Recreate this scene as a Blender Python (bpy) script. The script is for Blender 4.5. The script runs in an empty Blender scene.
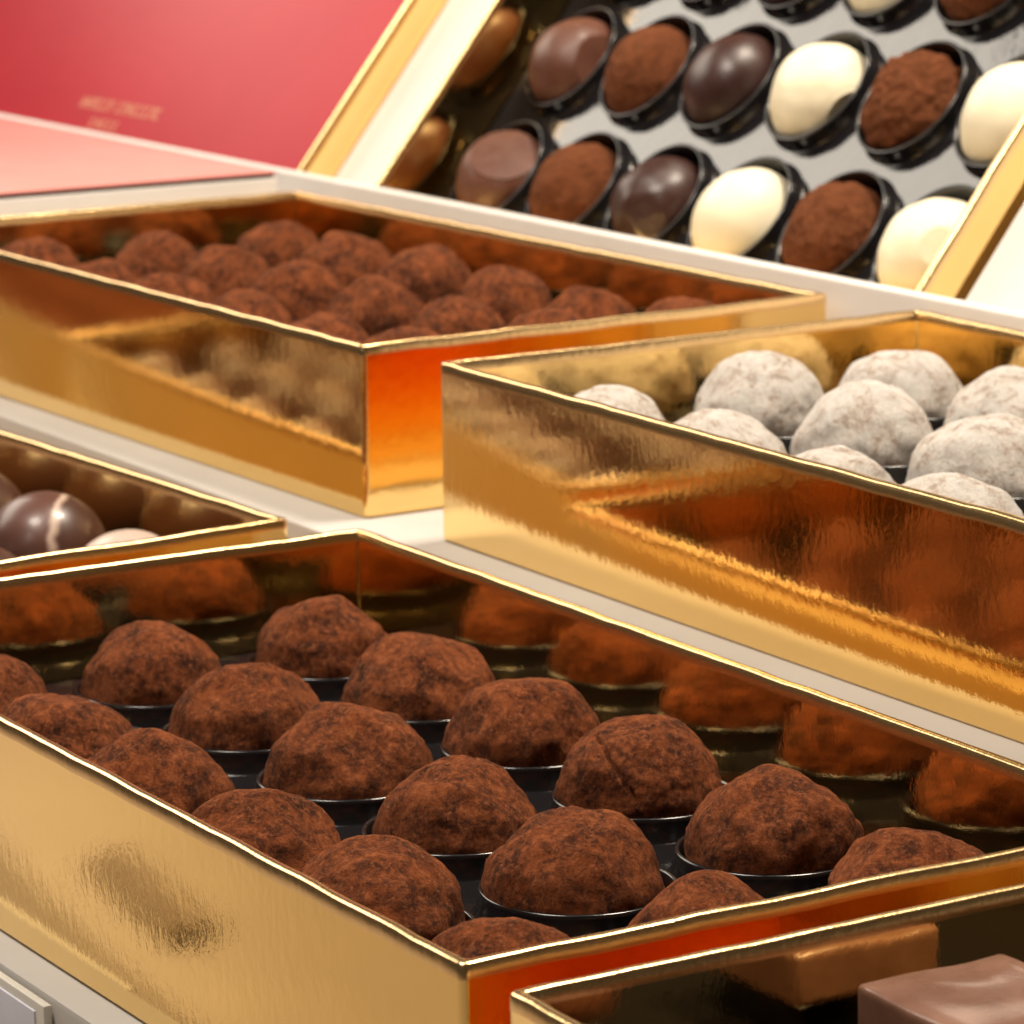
import bpy, bmesh, math, random
from mathutils import Vector, Matrix, noise

# ------------------------------------------------------------------ basics
S = bpy.context.scene
COL = S.collection
ZOFF = 0.2320                       # lifts the measured frame so the counter lies at z = 0
random.seed(7)

def tag(o, label=None, cat=None, group=None, kind=None):
    if label: o['label'] = label
    if cat: o['category'] = cat
    if group: o['group'] = group
    if kind: o['kind'] = kind
    return o

def link(name, me, mat=None, parent=None):
    o = bpy.data.objects.new(name, me)
    COL.objects.link(o)
    if mat is not None and me is not None and not me.materials:
        for m in (mat if isinstance(mat, (list, tuple)) else [mat]):
            me.materials.append(m)
    if parent: o.parent = parent
    return o

def mesh_from(bm, name, smooth=True, angle=None):
    me = bpy.data.meshes.new(name)
    bmesh.ops.recalc_face_normals(bm, faces=bm.faces[:])
    bm.to_mesh(me); bm.free()
    if smooth:
        for p in me.polygons: p.use_smooth = True
        if angle:
            me.set_sharp_from_angle(angle=math.radians(angle))
    return me

def empty(name, M):
    o = bpy.data.objects.new(name, None)
    o.empty_display_size = .01
    COL.objects.link(o)
    o.matrix_world = M
    return o

# ------------------------------------------------------------------ materials
def new_mat(name):
    m = bpy.data.materials.new(name); m.use_nodes = True
    nt = m.node_tree
    return m, nt, nt.nodes['Principled BSDF']

def N(nt, t, **kw):
    n = nt.nodes.new(t)
    for k, v in kw.items():
        if k.startswith('i_'):
            n.inputs[k[2:].replace('_', ' ')].default_value = v
        else:
            setattr(n, k, v)
    return n

def coords(nt, rnd=False, scale=(1, 1, 1)):
    tc = N(nt, 'ShaderNodeTexCoord')
    mp = N(nt, 'ShaderNodeMapping')
    mp.inputs['Scale'].default_value = scale
    nt.links.new(tc.outputs['Object'], mp.inputs['Vector'])
    if rnd:
        oi = N(nt, 'ShaderNodeObjectInfo')
        mu = N(nt, 'ShaderNodeMath', operation='MULTIPLY'); mu.inputs[1].default_value = 3.7
        nt.links.new(oi.outputs['Random'], mu.inputs[0])
        cb = N(nt, 'ShaderNodeCombineXYZ')
        nt.links.new(mu.outputs[0], cb.inputs[0]); nt.links.new(mu.outputs[0], cb.inputs[2])
        nt.links.new(cb.outputs[0], mp.inputs['Location'])
    return mp.outputs[0]

def noise_tex(nt, vec, scale, detail=4, rough=.6, dist=0):
    n = N(nt, 'ShaderNodeTexNoise')
    n.inputs['Scale'].default_value = scale; n.inputs['Detail'].default_value = detail
    n.inputs['Roughness'].default_value = rough; n.inputs['Distortion'].default_value = dist
    nt.links.new(vec, n.inputs['Vector'])
    return n.outputs['Fac']

def ramp(nt, fac, stops):
    r = N(nt, 'ShaderNodeValToRGB')
    e = r.color_ramp.elements
    while len(e) < len(stops): e.new(.5)
    for k, (p, c) in enumerate(stops):
        e[k].position = p; e[k].color = (*c, 1) if len(c) == 3 else c
    nt.links.new(fac, r.inputs[0])
    return r.outputs[0]

def bump(nt, b, height, dist, strength=1.0, prev=None):
    n = N(nt, 'ShaderNodeBump')
    n.inputs['Distance'].default_value = dist; n.inputs['Strength'].default_value = strength
    nt.links.new(height, n.inputs['Height'])
    if prev is not None: nt.links.new(prev, n.inputs['Normal'])
    nt.links.new(n.outputs[0], b.inputs['Normal'])
    return n.outputs[0]

def vmax(nt, a, bb, op='MAXIMUM'):
    n = N(nt, 'ShaderNodeMath', operation=op)
    nt.links.new(a, n.inputs[0])
    if isinstance(bb, float): n.inputs[1].default_value = bb
    else: nt.links.new(bb, n.inputs[1])
    return n.outputs[0]

def gold(name, col, rough, fine, wave):
    m, nt, b = new_mat(name)
    b.inputs['Base Color'].default_value = (*col, 1)
    b.inputs['Metallic'].default_value = 1
    b.inputs['Roughness'].default_value = rough
    v = coords(nt)
    p = bump(nt, b, noise_tex(nt, v, 45, 2, .5), .0010, wave)
    v2 = coords(nt, scale=(1, 1, .55))
    p = bump(nt, b, noise_tex(nt, v2, 420, 4, .65), .00006, fine, p)
    return m

GOLD = gold('gold_foil_paper', (.95, .665, .265), .075, .9, .055)
RIMG = gold('gold_foil_edge', (.88, .60, .29), .26, 1.6, .14)

def white_card(name, k):
    m, nt, b = new_mat(name)
    v = coords(nt)
    c = ramp(nt, noise_tex(nt, v, 30, 5), [(.3, (.67 * k, .635 * k, .60 * k)), (.7, (.72 * k, .69 * k, .66 * k))])
    nt.links.new(c, b.inputs['Base Color'])
    b.inputs['Roughness'].default_value = .55
    b.inputs['Specular IOR Level'].default_value = .3
    bump(nt, b, noise_tex(nt, v, 700, 3), .00005, .5)
    return m
WHITE = white_card('white_card', .98)
STEPW = white_card('shaded_white_card', .70)  # white card darkened: shade on the steps is put into its colour

def cocoa(name, stops, pale, crag):
    m, nt, b = new_mat(name)
    v = coords(nt, True)
    base = ramp(nt, noise_tex(nt, v, 230, 12, .82, .5), stops)
    # dusty streaks of loose powder
    dust = ramp(nt, noise_tex(nt, v, 800, 8, .82), [(.49, (0, 0, 0)), (.62, (1, 1, 1))])
    mx = N(nt, 'ShaderNodeMixRGB'); mx.inputs[2].default_value = (*pale, 1)
    nt.links.new(vmax(nt, dust, .55, 'MULTIPLY'), mx.inputs[0]); nt.links.new(base, mx.inputs[1])
    nt.links.new(mx.outputs[0], b.inputs['Base Color'])
    b.inputs['Roughness'].default_value = .95
    b.inputs['Specular IOR Level'].default_value = .12
    b.inputs['Sheen Weight'].default_value = .06
    b.inputs['Sheen Roughness'].default_value = .5
    b.inputs['Sheen Tint'].default_value = (1, .62, .38, 1)
    p = bump(nt, b, noise_tex(nt, v, 330, 10, .78, .4), .0020, crag)
    bump(nt, b, noise_tex(nt, v, 1500, 5, .75), .0008, .9, p)
    return m
COCOA = cocoa('cocoa_powder', [(.35, (.026, .011, .008)), (.445, (.092, .026, .012)), (.53, (.235, .062, .020)), (.66, (.43, .120, .038))], (.56, .180, .068), 1.0)
COCOA2 = cocoa('rough_cocoa_powder', [(.32, (.055, .016, .008)), (.43, (.16, .048, .018)), (.55, (.25, .078, .030)), (.75, (.32, .11, .045))], (.32, .12, .05), 1.0)
SUGAR = cocoa('icing_sugar', [(.33, (.26, .16, .11)), (.42, (.52, .40, .32)), (.50, (.78, .72, .66)), (.66, (.90, .87, .83))], (.88, .86, .83), .7)

def choc(name, c1, c2, rough, spec=.5, coat=0.0, sss=0.0):
    m, nt, b = new_mat(name)
    v = coords(nt, True)
    c = ramp(nt, noise_tex(nt, v, 60, 5, .6), [(.3, c1), (.7, c2)])
    nt.links.new(c, b.inputs['Base Color'])
    r = ramp(nt, noise_tex(nt, v, 140, 5), [(.3, (rough * .8,) * 3), (.7, (rough * 1.3,) * 3)])
    nt.links.new(r, b.inputs['Roughness'])
    b.inputs['Specular IOR Level'].default_value = spec
    b.inputs['Coat Weight'].default_value = coat
    b.inputs['Coat Roughness'].default_value = .12
    if sss:
        b.inputs['Subsurface Weight'].default_value = sss
        b.inputs['Subsurface Radius'].default_value = (.004, .0025, .001)
        b.inputs['Subsurface Scale'].default_value = 1
    bump(nt, b, noise_tex(nt, v, 220, 4), .0004, .25)
    return m
MILK = choc('milk_chocolate', (.095, .034, .020), (.145, .055, .033), .40)
DARK = choc('dark_chocolate', (.030, .012, .010), (.052, .021, .016), .36)
IVORY = choc('white_chocolate', (.82, .73, .52), (.87, .80, .61), .48, .4)
GIAND = choc('gianduja', (.15, .068, .044), (.29, .155, .110), .20, .8, .5)

def praline_mat():                       # glossy two-tone shell with one pale line over the top
    m, nt, b = new_mat('glossy_praline')
    tc = N(nt, 'ShaderNodeTexCoord'); sp = N(nt, 'ShaderNodeSeparateXYZ')
    nt.links.new(tc.outputs['Object'], sp.inputs[0])
    v = coords(nt, True)
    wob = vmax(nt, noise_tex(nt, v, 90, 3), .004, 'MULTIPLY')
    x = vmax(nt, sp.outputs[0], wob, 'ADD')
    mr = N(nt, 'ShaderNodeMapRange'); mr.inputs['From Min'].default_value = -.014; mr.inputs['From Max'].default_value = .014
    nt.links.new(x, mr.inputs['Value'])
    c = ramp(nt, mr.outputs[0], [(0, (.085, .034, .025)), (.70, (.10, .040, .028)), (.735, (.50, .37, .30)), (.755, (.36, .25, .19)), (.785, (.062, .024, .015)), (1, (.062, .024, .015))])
    nt.links.new(c, b.inputs['Base Color'])
    b.inputs['Roughness'].default_value = .36
    b.inputs['Coat Weight'].default_value = .12; b.inputs['Coat Roughness'].default_value = .06
    return m
PRALINE = praline_mat()
PALE = choc('pale_praline', (.42, .31, .25), (.54, .42, .36), .30)

def plastic(name, spec, coat):
    m, nt, b = new_mat(name)
    b.inputs['Base Color'].default_value = (.010, .009, .010, 1)
    b.inputs['Roughness'].default_value = .10
    b.inputs['Specular IOR Level'].default_value = spec
    b.inputs['Coat Weight'].default_value = coat; b.inputs['Coat Roughness'].default_value = .2; b.inputs['Coat IOR'].default_value = 1.7
    v = coords(nt)
    bump(nt, b, noise_tex(nt, v, 160, 3), .0004, .25)
    return m
BLACK = plastic('black_tray_plastic', .75, 0.0)
CUPM = plastic('satin_black_cup_plastic', .5, 0.0)
CUPM.node_tree.nodes['Principled BSDF'].inputs['Roughness'].default_value = .18

def red():
    m, nt, b = new_mat('red_glossy_card')
    v = coords(nt)
    c = ramp(nt, noise_tex(nt, v, 12, 4), [(.3, (.37, .014, .028)), (.7, (.42, .019, .032))])
    nt.links.new(c, b.inputs['Base Color'])
    b.inputs['Roughness'].default_value = .40
    b.inputs['Specular IOR Level'].default_value = .24
    bump(nt, b, noise_tex(nt, v, 30, 2), .001, .12)
    return m
RED = red()

def plain(name, c, rough=.5, metal=0.0):
    m, nt, b = new_mat(name)
    v = coords(nt)
    cc = ramp(nt, noise_tex(nt, v, 40, 5), [(.3, tuple(x * .93 for x in c)), (.7, tuple(min(1, x * 1.05) for x in c))])
    nt.links.new(cc, b.inputs['Base Color'])
    b.inputs['Roughness'].default_value = rough; b.inputs['Metallic'].default_value = metal
    return m
PINK = plain('salmon_pink_card', (.76, .32, .29), .28)
TAUPE = plain('taupe_slab', (.16, .12, .095), .5)
LAV = plain('pale_lavender_card', (.66, .66, .76), .45)
CREAM = plain('cream_card', (.70, .68, .62), .45)
STONE = plain('pale_grey_counter', (.265, .222, .182), .40)
SEAM = plain('dark_card_edge', (.05, .02, .02), .6)
PRINT = plain('gold_print', (.50, .19, .10), .45, .1)

# ------------------------------------------------------------------ frame (metres, measured from the camera at the origin)
def axes(w): return Vector((math.cos(w), math.sin(w), 0)), Vector((-math.sin(w), math.cos(w), 0)), Vector((0, 0, 1))
def M_of(o, x, y, z):
    M = Matrix((( x.x, y.x, z.x, o.x), (x.y, y.y, z.y, o.y), (x.z, y.z, z.z, o.z), (0, 0, 0, 1)))
    return M
UW = -1.02999
U, V, Z = axes(UW)
C0 = Vector((-.00742, .46898, 0))
def uvz(u, v, z): return C0 + U * u + V * v + Z * (z + ZOFF)
FRAME = lambda u, v, z: M_of(uvz(u, v, z), U, V, Z)

L, W, H, T = .25, .1229, .0377, .0019
Z1R = -.1579
Z1 = Z1R - H            # lower step
Z2 = -.16398            # middle step
Z2R = Z2 + H
Z3 = -.1237             # top step
CUPZ = H - .0182        # height of the cup rims above a box's base
TRAYZ = H - .0220
PU, PV, R0 = .0376, .0367, .0144

# ------------------------------------------------------------------ gold box
def box_mesh_parts():
    """outer/inner shell of a card box, and its folded rim"""
    def ring(x0, y0, x1, y1, r, z, n=4):
        pts = []
        for cx, cy, a0 in ((x0 + r, y0 + r, 180), (x1 - r, y0 + r, 270), (x1 - r, y1 - r, 0), (x0 + r, y1 - r, 90)):
            for k in range(n + 1):
                a = math.radians(a0 + 90 * k / n)
                pts.append((cx + r * math.cos(a), cy + r * math.sin(a), z))
        return pts
    def loft(bm, rings, cap_last=False, cap_first=False):
        vs = [[bm.verts.new(p) for p in r] for r in rings]
        n = len(vs[0])
        for a, b in zip(vs, vs[1:]):
            for k in range(n):
                bm.faces.new((a[k], a[(k + 1) % n], b[(k + 1) % n], b[k]))
        if cap_last: bm.faces.new(vs[-1])
        if cap_first: bm.faces.new(list(reversed(vs[0])))
    ro, ri, zr = .0013, .0004, H - .0014
    bm = bmesh.new()
    loft(bm, [ring(0.0004, 0.0004, L - .0004, W - .0004, ro, 0), ring(0, 0, L, W, ro, .0006), ring(0, 0, L, W, ro, zr)], cap_first=True)
    shell = bm
    bm2 = bmesh.new()
    loft(bm2, [ring(T, T, L - T, W - T, ri, zr), ring(T, T, L - T, W - T, ri, .0015)], cap_last=True)
    bm3 = bmesh.new()
    prof = []
    for k in range(9):
        a = math.pi * k / 8
        off = T / 2 - (T / 2 + .00005) * math.cos(a)
        zz = zr - .0002 + .0016 * math.sin(a) ** .28 if 0 < k < 8 else zr - .0010
        prof.append((off, zz))
    rr = []
    for off, zz in prof:
        f = (off) / T
        rr.append(ring(off, off, L - off, W - off, ro + (ri - ro) * max(0, min(1, f)), zz))
    # a little waviness of the folded edge
    rings = []
    for r in rr:
        rings.append(r)
    def dens(r):                       # cut the long sides so the edge can wander
        out = []
        n = len(r)
        for k in range(n):
            a, b = Vector(r[k]), Vector(r[(k + 1) % n])
            m = max(1, int((b - a).length / .004))
            for q in range(m): out.append((k, q / m, a.lerp(b, q / m)))
        return out
    base = dens(rings[0]); cnt = {}
    for k, t, p in base: cnt[k] = cnt.get(k, 0) + 1
    R2 = []
    for r in rings:
        out = []
        n = len(r)
        for k in range(n):
            a, b = Vector(r[k]), Vector(r[(k + 1) % n])
            for q in range(cnt[k]):
                p = a.lerp(b, q / cnt[k])
                w = noise.noise(Vector((p.x * 90, p.y * 90, 3))) * .00026 + noise.noise(Vector((p.x * 260, p.y * 260, 9))) * .00010
                out.append((p.x, p.y, p.z + w))
        R2.append(out)
    loft(bm3, R2)
    return (mesh_from(shell, 'box_outside', True, 30), mesh_from(bm2, 'box_lining', False), mesh_from(bm3, 'box_rim', True, 60))
BOX_OUT, BOX_IN, BOX_RIM = box_mesh_parts()
for me, m in ((BOX_OUT, GOLD), (BOX_IN, GOLD), (BOX_RIM, RIMG)): me.materials.append(m)

def gold_box(M, label, group='open gold boxes of chocolates'):
    t = empty('gold_box', M); tag(t, label, 'box', group)
    link('outer_wall', BOX_OUT, None, t); link('lining', BOX_IN, None, t); link('rim', BOX_RIM, None, t)
    return t

# ------------------------------------------------------------------ black tray with round cups
GX = [L / 2 - .0006 + PU * (i - 2.5) for i in range(6)]
GY0 = [W / 2 + PV * (j - 1) for j in range(3)]
GYF = [GY0[0] + .0004, GY0[1] + .0030, GY0[2] + .0052]

def tray_meshes(GX, ks=1.0, GY=None):
    GY = GY or GY0
    n = 48
    hole = .01535 * ks
    bm = bmesh.new()
    x0, x1, y0, y1 = T + .0006, L - T - .0006, T + .0006, W - T - .0006
    xs = [x0] + [(GX[i] + GX[i + 1]) / 2 for i in range(5)] + [x1]
    ys = [y0] + [(GY[j] + GY[j + 1]) / 2 for j in range(2)] + [y1]
    for i in range(6):
        for j in range(3):
            cx, cy = GX[i], GY[j]
            inner, outer = [], []
            for k in range(n):
                a = 2 * math.pi * (k + .5) / n
                c, s = math.cos(a), math.sin(a)
                inner.append(bm.verts.new((cx + hole * c, cy + hole * s, 0)))
                tx = ((xs[i + 1] - cx) / c if c > 0 else (xs[i] - cx) / c)
                ty = ((ys[j + 1] - cy) / s if s > 0 else (ys[j] - cy) / s)
                t = min(tx, ty)
                outer.append(bm.verts.new((cx + t * c, cy + t * s, 0)))
            for k in range(n):
                bm.faces.new((inner[k], outer[k], outer[(k + 1) % n], inner[(k + 1) % n]))
            for (px, py) in ((xs[i + 1], ys[j + 1]), (xs[i], ys[j + 1]), (xs[i], ys[j]), (xs[i + 1], ys[j])):
                a = math.atan2(py - cy, px - cx)
                k = int(math.floor((a / (2 * math.pi)) * n - .5)) % n
                o1, o2 = outer[k], outer[(k + 1) % n]
                try: bm.faces.new((o1, bm.verts.new((px, py, 0)), o2))
                except Exception: pass
    base = mesh_from(bm, 'tray_base', False)
    bm = bmesh.new()
    prof = [(.01535, 0), (.01505, .0004), (.01465, .0034), (.0146, .0039), (.0144, .0041), (.0140, .0041), (.0138, .0038), (.0134, .0), (.0125, -.006), (.0100, -.0105), (.0060, -.0135), (.0, -.0145)]
    m = 56
    rows = []
    prof = [(r * ks, z) for r, z in prof]
    for r, z in prof[:-1]:
        rows.append([bm.verts.new((r * math.cos(2 * math.pi * k / m), r * math.sin(2 * math.pi * k / m), z)) for k in range(m)])
    tip = bm.verts.new((0, 0, prof[-1][1]))
    for a, b in zip(rows, rows[1:]):
        for k in range(m): bm.faces.new((a[k], b[k], b[(k + 1) % m], a[(k + 1) % m]))
    for k in range(m): bm.faces.new((rows[-1][k], tip, rows[-1][(k + 1) % m]))
    cup = mesh_from(bm, 'tray_cup', True, 75)
    return base, cup
GXF = [.0262 + .0389 * i for i in range(6)]
GXA = [.0325 + .0389 * i for i in range(6)]
TRAYS = (tray_meshes(GX, 1.08), tray_meshes(GXF, 1.175, GYF), tray_meshes(GXA, 1.08))
for pair in TRAYS:
    pair[0].materials.append(BLACK); pair[1].materials.append(CUPM)

def tray(M, label, kind=0, gx=GX, dz=0.0, gy=GY0):
    t = empty('chocolate_tray', M @ Matrix.Translation((0, 0, TRAYZ + dz)))
    TRAY_BASE, TRAY_CUP = TRAYS[kind]
    tag(t, label, 'tray', 'black trays lining the gold boxes')
    link('base', TRAY_BASE, None, t)
    for i in range(6):
        for j in range(3):
            c = link('cup', TRAY_CUP, None, t); c.location = (gx[i], gy[j], 0)
    return t

# ------------------------------------------------------------------ chocolates
def blob(name, seed, rough, crag, sub=5, flat=None, squash=(.985, .985, .97), crack=False, dents=0):
    bm = bmesh.new()
    bmesh.ops.create_icosphere(bm, subdivisions=sub, radius=1)
    o = Vector((seed * 7.31, seed * 3.17, seed * 1.93))
    rnd = random.Random(seed)
    dd = [Vector((rnd.uniform(-1, 1), rnd.uniform(-1, 1), rnd.uniform(.0, 1))).normalized() for _ in range(dents)]
    dk = [rnd.uniform(.90, .97) for _ in range(dents)]
    for v in bm.verts:
        d = v.co.normalized()
        r = 1 + rough * (noise.noise(d * 1.3 + o) * .8 + noise.noise(d * 2.9 + o) * .45)
        r += crag * (noise.fractal(d * 6 + o, .8, 2.1, 4) * .55 + (abs(noise.noise(d * 9 + o)) - .25) * .5)
        for q, k in zip(dd, dk):             # soft facets where it was pressed or rolled
            c = d.dot(q)
            if c > .3: r = min(r, k / c + .012 * noise.noise(d * 14 + o))
        if crack:
            rt = d.x * .515 + d.y * .857
            if d.x * .84 - d.y * .5 > .1 and -.66 < rt < .02:
                q = d.x * .41 + d.y * .68 + d.z * .61 - .10 + .035 * noise.noise(d * 5)
                r -= .075 * math.exp(-(q / .020) ** 2) * min(1, (.02 - rt) / .12, (rt + .66) / .12)
        p = d * r
        if p.z < 0: p.x *= 1 - .10 * p.z * p.z; p.y *= 1 - .10 * p.z * p.z
        if flat:
            nn, k = flat
            h = p.dot(nn)
            if h > k: p = p - nn * (h - k) * .94 + (p - nn * h) * .05
        p = Vector((p.x * squash[0], p.y * squash[1], p.z * squash[2]))
        if p.z < -.93: p.z = -.93
        v.co = p * R0
    return mesh_from(bm, name, True)

TRUF = [blob('truffle_shape', 11 + k, .115, .038, dents=2) for k in range(8)]
TRUFC = blob('cracked_truffle_shape', 31, .06, .03, sub=6, crack=True, dents=2)
SUGS = [blob('sugar_truffle_shape', 51 + k, .085, .030, dents=3) for k in range(5)]
CRAG = [blob('craggy_truffle_shape', 71 + k, .06, .055 + .025 * k, dents=1, squash=(.98, 1.06, .98)) for k in range(3)]
SMOOTH = [blob('smooth_praline_shape', 91 + k, .035, .0, sub=4, squash=(.98, 1.08, 1.0)) for k in range(3)]

def praline_swirl(seed, nn, k):
    return blob('capped_praline_shape', seed, .04, .0, sub=6, flat=(Vector(nn).normalized(), k), squash=(.98, 1.06, 1.0))
CAPM = praline_swirl(101, (.45, .45, .77), .73)
CAPM2 = praline_swirl(102, (.97, .15, .15), .84)
CAPW = praline_swirl(103, (.95, -.26, -.16), .86)
CAPV = praline_swirl(104, (.78, -.05, .62), .93)
FACD = blob('faceted_praline_shape', 105, .05, .0, sub=5, dents=5, squash=(.98, 1.06, .96))
DOME = blob('dome_praline_shape', 120, .015, .0, sub=5)

for me in TRUF + [TRUFC]: me.materials.append(COCOA)
for me in SUGS: me.materials.append(SUGAR)
for me in CRAG: me.materials.append(COCOA2)

MATMESH = {}
def with_mat(me, mat):
    key = (me.name, mat.name)
    if key not in MATMESH:
        c = me.copy(); c.materials.clear(); c.materials.append(mat); MATMESH[key] = c
    return MATMESH[key]

def place(name, me, M, i, j, label, cat, group, rz=0.0, s=1.0, dx=0.0, dy=0.0, dz=0.0, tilt=(0, 0), gx=GX, gy=GY0):
    o = link(name, me)
    o.matrix_world = (M @ Matrix.Translation((gx[i] + dx, gy[j] + dy, CUPZ - .0010 + dz))
                      @ Matrix.Rotation(tilt[0], 4, 'X') @ Matrix.Rotation(tilt[1], 4, 'Y') @ Matrix.Rotation(rz, 4, 'Z') @ Matrix.Scale(s, 4))
    tag(o, label, cat, group)
    return o

ORD = ['first', 'second', 'third', 'fourth', 'fifth', 'last']
ROWN = ['near row', 'middle row', 'far row']
COLN = ['left end', 'second from left', 'third from left', 'third from right', 'second from right', 'right end']

# ------------------------------------------------------------------ boxes on their steps
bA = M_of(Vector((-.03128, .78368, Z2 + ZOFF)), *axes(-1.0127)) @ Matrix.Translation((-L, 0, 0))
bB = M_of(Vector((-.01472, .76112, Z2 + ZOFF)), *axes(-1.03531))
bC = FRAME(-L, 0, Z1)
dU, dV, _ = axes(UW + .060)
dcorner = uvz(-.2665, .1150, Z1)
bD = M_of(dcorner - dU * L - dV * W, dU, dV, Z)
bE = FRAME(.0122, -.0005, Z1)

gold_box(bA, 'gold box of cocoa truffles on the middle step, left of the sugar-dusted ones')
gold_box(bB, 'gold box of sugar-dusted truffles on the middle step at right')
gold_box(bC, 'large gold box of dark cocoa truffles in the foreground')
gold_box(bD, 'gold box of glossy pralines at the left edge')
gold_box(bE, 'gold box at the bottom right corner with a flat square chocolate')
tray(bA, 'black tray under the cocoa truffles on the middle step', 2, GXA, .0026)
tray(bB, 'black tray under the white sugar-dusted truffles', dz=.0030)
tray(bC, 'black tray under the cocoa truffles in the foreground box')
tray(bD, 'black tray under the glossy pralines at left')

bD2 = bD @ Matrix.Translation((-L - .0015, 0, 0))
gold_box(bD2, 'gold box beyond the left edge, seen only mirrored in the foil')
tray(bD2, 'black tray of the box mirrored in the foil')
rnd = random.Random(3)
for j in range(3):
    for i in range(6):
        special = {(3, 2): 'cocoa truffle with a crack across its top left, far row of foreground box',
                   (1, 2): 'orange-dusted cocoa truffle, far row of foreground box, second from left'}
        me = TRUFC if (i, j) == (3, 2) else TRUF[rnd.randrange(8)]
        rz = 0.0 if (i, j) == (3, 2) else rnd.uniform(0, 6.28)
        place('cocoa_truffle', me, bC, i, j, special.get((i, j), f'cocoa truffle in the foreground box, {ROWN[j]}, {COLN[i]}'),
              'truffle', 'cocoa truffles in the foreground box', rz, rnd.uniform(.97, 1.04), rnd.uniform(-.0006, .0006), rnd.uniform(-.0006, .0006), (-.0008, -.0010, .0)[j] - (.0012 if i == 5 else 0) + rnd.uniform(-.0006, .0006))
for j in range(3):
    for i in range(6):
        place('cocoa_truffle', TRUF[rnd.randrange(8)], bA, i, j, f'cocoa truffle in the box behind on the middle step, {ROWN[j]}, {COLN[i]}',
              'truffle', 'cocoa truffles in the middle-step box', rnd.uniform(0, 6.28), rnd.uniform(.89, .95), rnd.uniform(-.0004, .0004), rnd.uniform(-.0004, .0004), .0034 + (.0016 if i == 5 else 0) + rnd.uniform(-.0004, .0008), gx=GXA)
for j in range(3):
    for i in range(6):
        if i > 4: continue
        place('sugar_truffle', SUGS[rnd.randrange(5)], bB, i, j, f'white sugar-dusted truffle, {ROWN[j]} of its box, {ORD[i]} from the left',
              'truffle', 'sugar-dusted truffles', rnd.uniform(0, 6.28), rnd.uniform(1.01, 1.08), -.0028 + rnd.uniform(-.0006, .0006), rnd.uniform(-.0006, .0006), .0038 + (-.0030, -.0008, -.0016)[j] + (.0022 if (i, j) == (0, 1) else 0) + rnd.uniform(-.0004, .0004))
for j in range(3):
    for i in range(6):
        place('cocoa_truffle', TRUF[rnd.randrange(8)], bD2, i, j, 'cocoa truffle in the box mirrored in the foil of the middle box',
              'truffle', 'cocoa truffles seen only in reflection', rnd.uniform(0, 6.28))
DOMEP = with_mat(DOME, PRALINE)
for j in range(3):
    for i in range(6):
        if (i, j) == (5, 2):
            place('glossy_praline', with_mat(DOME, PALE), bD, i, j, 'pale cream-brown praline beside the right wall of the left-edge box', 'praline', 'glossy pralines in the left-edge box', 0, .95, .002, .003, .0012)
            continue
        place('glossy_praline', DOMEP, bD, i, j, f'glossy two-tone praline, {ROWN[j]} of the left-edge box, {ORD[5 - i]} from its right wall',
              'praline', 'glossy pralines in the left-edge box', 1.0 + rnd.uniform(-.2, .2), 0.98, .002, .003, .0030, (0, 0))

# ------------------------------------------------------------------ tilted box of assorted chocolates
K = 1.04
TILT = .8939
fu, fv, _ = axes(UW + .0166)
fup = fv * math.cos(TILT) + Z * math.sin(TILT)
fn = fu.cross(fup)
FO = (C0 + U * -.4576 + V * .280 + Z * -.122) * K
FO = FO + Z * ZOFF
def FM(a, b, h): return M_of(FO + fu * a + fup * b + fn * h, fu, fup, fn)
bF = FM(-.0306, -.0180, .0184 - H)
gold_box(bF, 'tilted gold box of assorted white, milk and dark chocolates at the back')
tray(bF, 'black tray under the assorted chocolates in the tilted box', 1, GXF, .0015, GYF)
kinds = [('milk_praline', CAPM, MILK, 'milk chocolate praline', 'praline'), ('cocoa_truffle', CRAG[0], COCOA2, 'cocoa truffle', 'truffle'),
         ('dark_praline', SMOOTH[0], DARK, 'dark chocolate praline', 'praline'), ('white_praline', SMOOTH[1], IVORY, 'white chocolate praline', 'praline'),
         ('cocoa_truffle', CRAG[1], COCOA2, 'cocoa truffle', 'truffle'), ('white_praline', SMOOTH[2], IVORY, 'white chocolate praline', 'praline')]
FLAB = {(0, 0): 'milk chocolate praline with a flat lipped top, bottom left of the tilted box',
        (0, 1): 'milk chocolate praline with a cap on its right, second row of tilted box',
        (2, 0): 'faceted shiny dark praline in the bottom row of the tilted box',
        (2, 1): 'smooth dark round praline in the second row of the tilted box',
        (3, 1): 'white praline with a dollop on its right side, tilted box',
        (4, 1): 'craggy cocoa truffle between two white pralines, second row of tilted box'}
FROW = ['bottom row', 'second row', 'top row']
for j in range(3):
    for i in range(6):
        nm, me, mt, lab, cat = kinds[i]
        if (i, j) == (0, 1): me = CAPM2
        if (i, j) == (2, 0): me = FACD
        if (i, j) == (3, 1): me = CAPW
        if (i, j) == (5, 0): me = CAPV
        if (i, j) in ((4, 1), (1, 2)): me = CRAG[2]
        rz = 0 if me in (CAPM, CAPM2, CAPW, CAPV) else rnd.uniform(-.4, .4)
        place(nm, with_mat(me, mt), bF, i, j, FLAB.get((i, j), f'{lab} in the tilted box, {FROW[j]}, {COLN[i]}'), cat,
              'assorted chocolates in the tilted box', rz, .99, -.0016, -.0008, -.0030, gx=GXF, gy=GYF)

# ------------------------------------------------------------------ small helpers for card shapes
def add_box(bm, x0, x1, y0, y1, z0, z1, M=None):
    r = bmesh.ops.create_cube(bm, size=1)
    for v in r['verts']:
        v.co = Vector((x0 + (v.co.x + .5) * (x1 - x0), y0 + (v.co.y + .5) * (y1 - y0), z0 + (v.co.z + .5) * (z1 - z0)))
        if M is not None: v.co = M @ v.co
    return r['verts']

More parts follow.
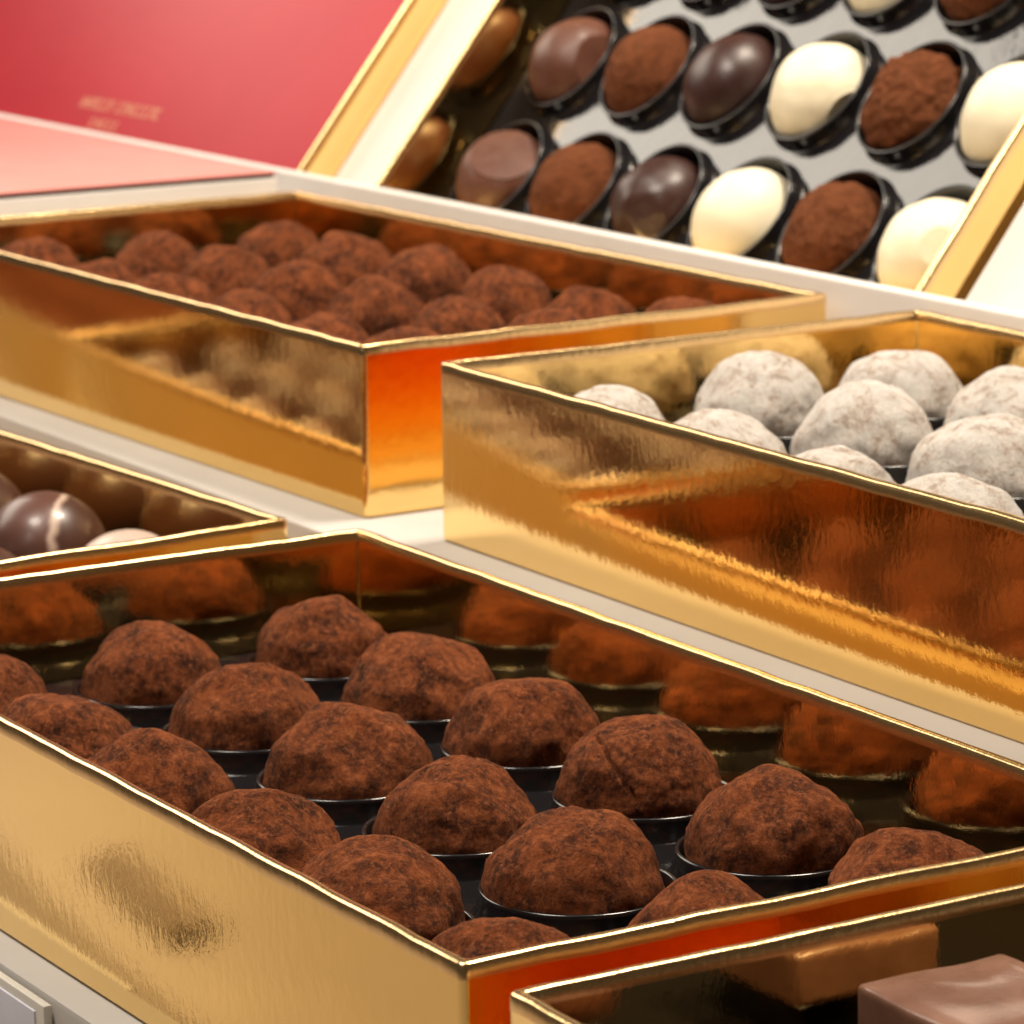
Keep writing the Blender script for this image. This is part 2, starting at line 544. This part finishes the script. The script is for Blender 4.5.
def bevel(bm, w, seg=2):
    bmesh.ops.bevel(bm, geom=bm.edges[:], offset=w, segments=seg, affect='EDGES', profile=.5)

def solid(name, M, dims, mat, w=.0006, parent=None, seg=2):
    bm = bmesh.new(); add_box(bm, *dims)
    bevel(bm, w, seg)
    o = link(name, mesh_from(bm, name, True, 40), mat, parent)
    if parent is None: o.matrix_world = M
    return o

# ------------------------------------------------------------------ red lidded box on the tilted stand
STH = .0075                               # height of the tilted stand's face above the box's tray
rM = FM(0, 0, STH)
rb = empty('red_box', rM)
tag(rb, 'large red box with gold printing leaning at the back left', 'box')
RA0, RA1, RB0, RB1, RH = -.50, -.0735, -.028, .17, .0112
solid('gold_side', None, (RA0, RA1, RB0, RB1, 0.0002, RH - .0009), GOLD, .0012, rb, 4)
solid('red_lid', None, (RA0 + .0022, RA1 - .0022, RB0 + .0022, RB1 - .0022, RH - .0012, RH), RED, .0004, rb)
solid('gold_edge', None, (RA1 - .0021, RA1 + .0003, RB0, RB1, RH - .0008, RH + .0002), RIMG, .0006, rb, 3)
# faint gold printing, two short lines of letter-like strokes (illegible in the photograph)
def strokes(x0, x1, y, h, counts, seed):
    bm = bmesh.new(); rr = random.Random(seed)
    x = x0; n = sum(counts) + .8 * (len(counts) - 1); step = (x1 - x0) / n
    for c in counts:
        for _ in range(c):
            w = step * .72
            q = rr.randrange(4)
            bars = [(0, .24, 0, 1)]
            if q in (0, 2): bars.append((.72, 1, 0, 1))
            if q in (0, 1, 3): bars.append((.25, .71, .8, 1))
            if q in (1, 3): bars.append((.25, .9, 0, .2))
            if q == 2: bars.append((.25, .71, .4, .6))
            for a0, a1, b0, b1 in bars:
                add_box(bm, x + a0 * w, x + a1 * w, y + b0 * h, y + b1 * h, RH - .0001, RH + .00012)
            x += step
        x += step * .8
    return mesh_from(bm, 'lettering', False)
link('lettering', strokes(-.2330, -.1750, -.0040, .0042, (6, 8), 5), PRINT, rb)
link('lettering', strokes(-.2180, -.1970, -.0104, .0034, (5,), 8), PRINT, rb)

# tilted white stand: a slab with an opening the box sits in
bm = bmesh.new()
fx0, fx1, fy0, fy1 = -.0306 - .0006, -.0306 + L + .0022, -.0180 - .0006, -.0180 + W + .0006
t = -.030
add_box(bm, -.62, fx0, -.034, .21, t, 0)
add_box(bm, fx1, .50, -.034, .21, t, 0)
add_box(bm, fx0, fx1, fy1, .21, t, 0)
stand = link('display_stand', mesh_from(bm, 'display_stand', False), WHITE)
stand.matrix_world = rM
tag(stand, 'tilted white stand holding the red box and the assorted chocolates', 'stand')

# ------------------------------------------------------------------ white box with a red top, left of the middle box
gM = M_of(uvz(-.536, .2545, Z2), U, V, Z)
GH = H + .0058
g = empty('white_box', gM)
tag(g, 'closed white box with a salmon pink top at the far left', 'box')
solid('box_body', None, (-.23, 0, -W, 0, 0, GH - .0019), WHITE, .0007, g)
solid('lid_seam', None, (-.2292, -.0008, -W + .0008, -.0008, GH - .0020, GH - .0006), SEAM, .0001, g)
solid('red_top', None, (-.23, -.0002, -W, -.0002, GH - .0007, GH), PINK, .0002, g)

# ------------------------------------------------------------------ bottom right box: square chocolate and a round one on a dark liner
bm = bmesh.new(); add_box(bm, T + .0006, L - T - .0006, T + .0006, W - T - .0006, .0018, H - .0195)
add_box(bm, .0112, .0312, .0513, .0713, H - .0200, H - .0138); bevel(bm, .0008)
o = link('tray_liner', mesh_from(bm, 'tray_liner', True, 40), BLACK); o.matrix_world = bE
tag(o, 'flat black liner in the box at the bottom right', 'liner')
def square_choc(x, y, label):
    bm = bmesh.new(); add_box(bm, -.0125, .0125, -.0123, .0123, 0, .0078); bevel(bm, .0009, 3)
    bmesh.ops.subdivide_edges(bm, edges=[e for e in bm.edges if e.calc_length() > .006], cuts=8, use_grid_fill=True)
    for v in bm.verts:
        v.co.z += .0006 * noise.noise(v.co * 110) * (v.co.z > .005)
    o = link('square_chocolate', mesh_from(bm, 'square_chocolate', True, 40), GIAND)
    o.matrix_world = bE @ Matrix.Translation((x, y, H - .0137))
    tag(o, label, 'chocolate')
square_choc(.0212, .0613, 'flat square milk chocolate slab in the bottom right box')
o = link('round_chocolate', with_mat(DOME, MILK)); o.matrix_world = bE @ Matrix.Translation((.0285, .0285, H - .0222)) @ Matrix.Scale(.75, 4)
o.matrix_world = bE @ Matrix.Translation((.0285, .0225, H - .0194 + .0084)) @ Matrix.Scale(.61, 4)
tag(o, 'round milk chocolate barely visible at the bottom edge beside the square one', 'chocolate')

# ------------------------------------------------------------------ the setting: white display steps
def step(name, u0, u1, v0, v1, z0, z1, w=.0012, mat=None):
    bm = bmesh.new(); add_box(bm, u0, u1, v0, v1, z0, z1); bevel(bm, w)
    o = link(name, mesh_from(bm, name, True, 40), mat or STEPW); o.matrix_world = FRAME(0, 0, 0)
    tag(o, kind='structure'); return o
ZT = -ZOFF
step('lower_step', -1.0, .34, -.0065, .1272, ZT + .0002, Z1)
step('middle_step', -1.0, .34, .1278, .2683, ZT + .0002, Z2)
step('top_step_lip', -1.0, .34, .2688, .2735, ZT + .0002, Z3, .0012, WHITE)
step('top_step', -1.0, .34, .2740, .60, ZT + .0002, Z3 - .055)
for nm, v0, v1 in (('counter_top', -.0560, 1.2), ('counter_front', -1.2, -.0585)):
    bm = bmesh.new(); add_box(bm, -2.0, .5, v0, v1, ZT - .03, ZT); bevel(bm, .0012)
    o = link(nm, mesh_from(bm, nm, True, 40), STONE); o.matrix_world = FRAME(0, 0, 0); tag(o, kind='structure')
bm = bmesh.new(); add_box(bm, -.034, .026, -.0065, .0065, 0, .0042); bevel(bm, .0012)
o = link('mirrored_slab', mesh_from(bm, 'mirrored_slab', True, 40), TAUPE); o.matrix_world = FRAME(-.250, -.083, ZT + .0002)  # unseen slab added so the front foil mirrors a brown smudge
tag(o, 'added unseen slab on the counter, mirrored as a brown smudge in the front foil', 'chocolate')

# pale panel on the front of the lower step, bottom left corner of the picture
cb = empty('shelf_card', FRAME(-.1180, -.0068, ZT + .0012)); tag(cb, 'pale lavender card with a cream edge on the step front, bottom left corner', 'card')
PH = Z1 - ZT - .0022
solid('cream_edge', None, (-.30, 0, -.0016, 0, 0, PH), CREAM, .0004, cb)
solid('lavender_panel', None, (-.30, -.0030, -.0020, -.0014, 0, PH - .0016), LAV, .0002, cb)

# ------------------------------------------------------------------ light
w = bpy.data.worlds.new('World'); S.world = w; w.use_nodes = True
bg = w.node_tree.nodes['Background']; bg.inputs[0].default_value = (1.0, .80, .60, 1); bg.inputs[1].default_value = .05
def area(name, loc, target, sx, sy, power, col):
    d = bpy.data.lights.new(name, 'AREA'); d.shape = 'RECTANGLE'; d.size = sx; d.size_y = sy; d.energy = power; d.color = col
    o = bpy.data.objects.new(name, d); COL.objects.link(o)
    loc = Vector(loc) + Vector((0, 0, ZOFF)); tg = Vector(target) + Vector((0, 0, ZOFF))
    o.location = loc; o.rotation_euler = (tg - loc).to_track_quat('-Z', 'Y').to_euler()
    return o
area('ceiling_lamp', (.27, .90, .78), (-.02, .74, -.14), .22, .18, 14.0, (1, .87, .70))
area('side_fill', (-.26, .60, .66), (.12, .90, -.08), .28, .20, 7.0, (1, .89, .76))  # fill light added to brighten the tilted box
area('front_fill', (-.55, .05, .62), (-.05, .50, -.20), .30, .22, 1.0, (1, .90, .80))  # weak fill added to lift the front face of the lower step
area('back_lamp', (-.72, 1.50, .46), (.12, .90, -.08), .84, .42, 6.0, (1, .90, .76))

# ------------------------------------------------------------------ camera
f, th, roll = 3746.36, .20481, -.01328
c, s = math.cos(th), math.sin(th)
right = Vector((1, 0, 0)); up = Vector((0, s, c)); fw = Vector((0, c, -s))
cr, sr = math.cos(roll), math.sin(roll)
r2 = cr * right + sr * up; u2 = cr * up - sr * right
cam = bpy.data.cameras.new('camera'); co = bpy.data.objects.new('camera', cam); COL.objects.link(co)
co.matrix_world = M_of(Vector((0, 0, ZOFF)), r2, u2, -fw)
cam.sensor_width = 36; cam.sensor_fit = 'HORIZONTAL'; cam.lens = f / 1024 * 36
cam.clip_start = .02; cam.clip_end = 50
cam.dof.use_dof = True; cam.dof.focus_distance = .575; cam.dof.aperture_fstop = (cam.lens / 1000) / .0024
S.camera = co
S.view_settings.view_transform = 'Standard'; S.view_settings.look = 'None'; S.view_settings.exposure = 0; S.view_settings.gamma = 1
S.render.resolution_x = S.render.resolution_y = 1024
S.cycles.max_bounces = 14; S.cycles.glossy_bounces = 12; S.cycles.diffuse_bounces = 4
S.cycles.caustics_reflective = True; S.cycles.sample_clamp_indirect = 4
S.cycles.use_denoising = True
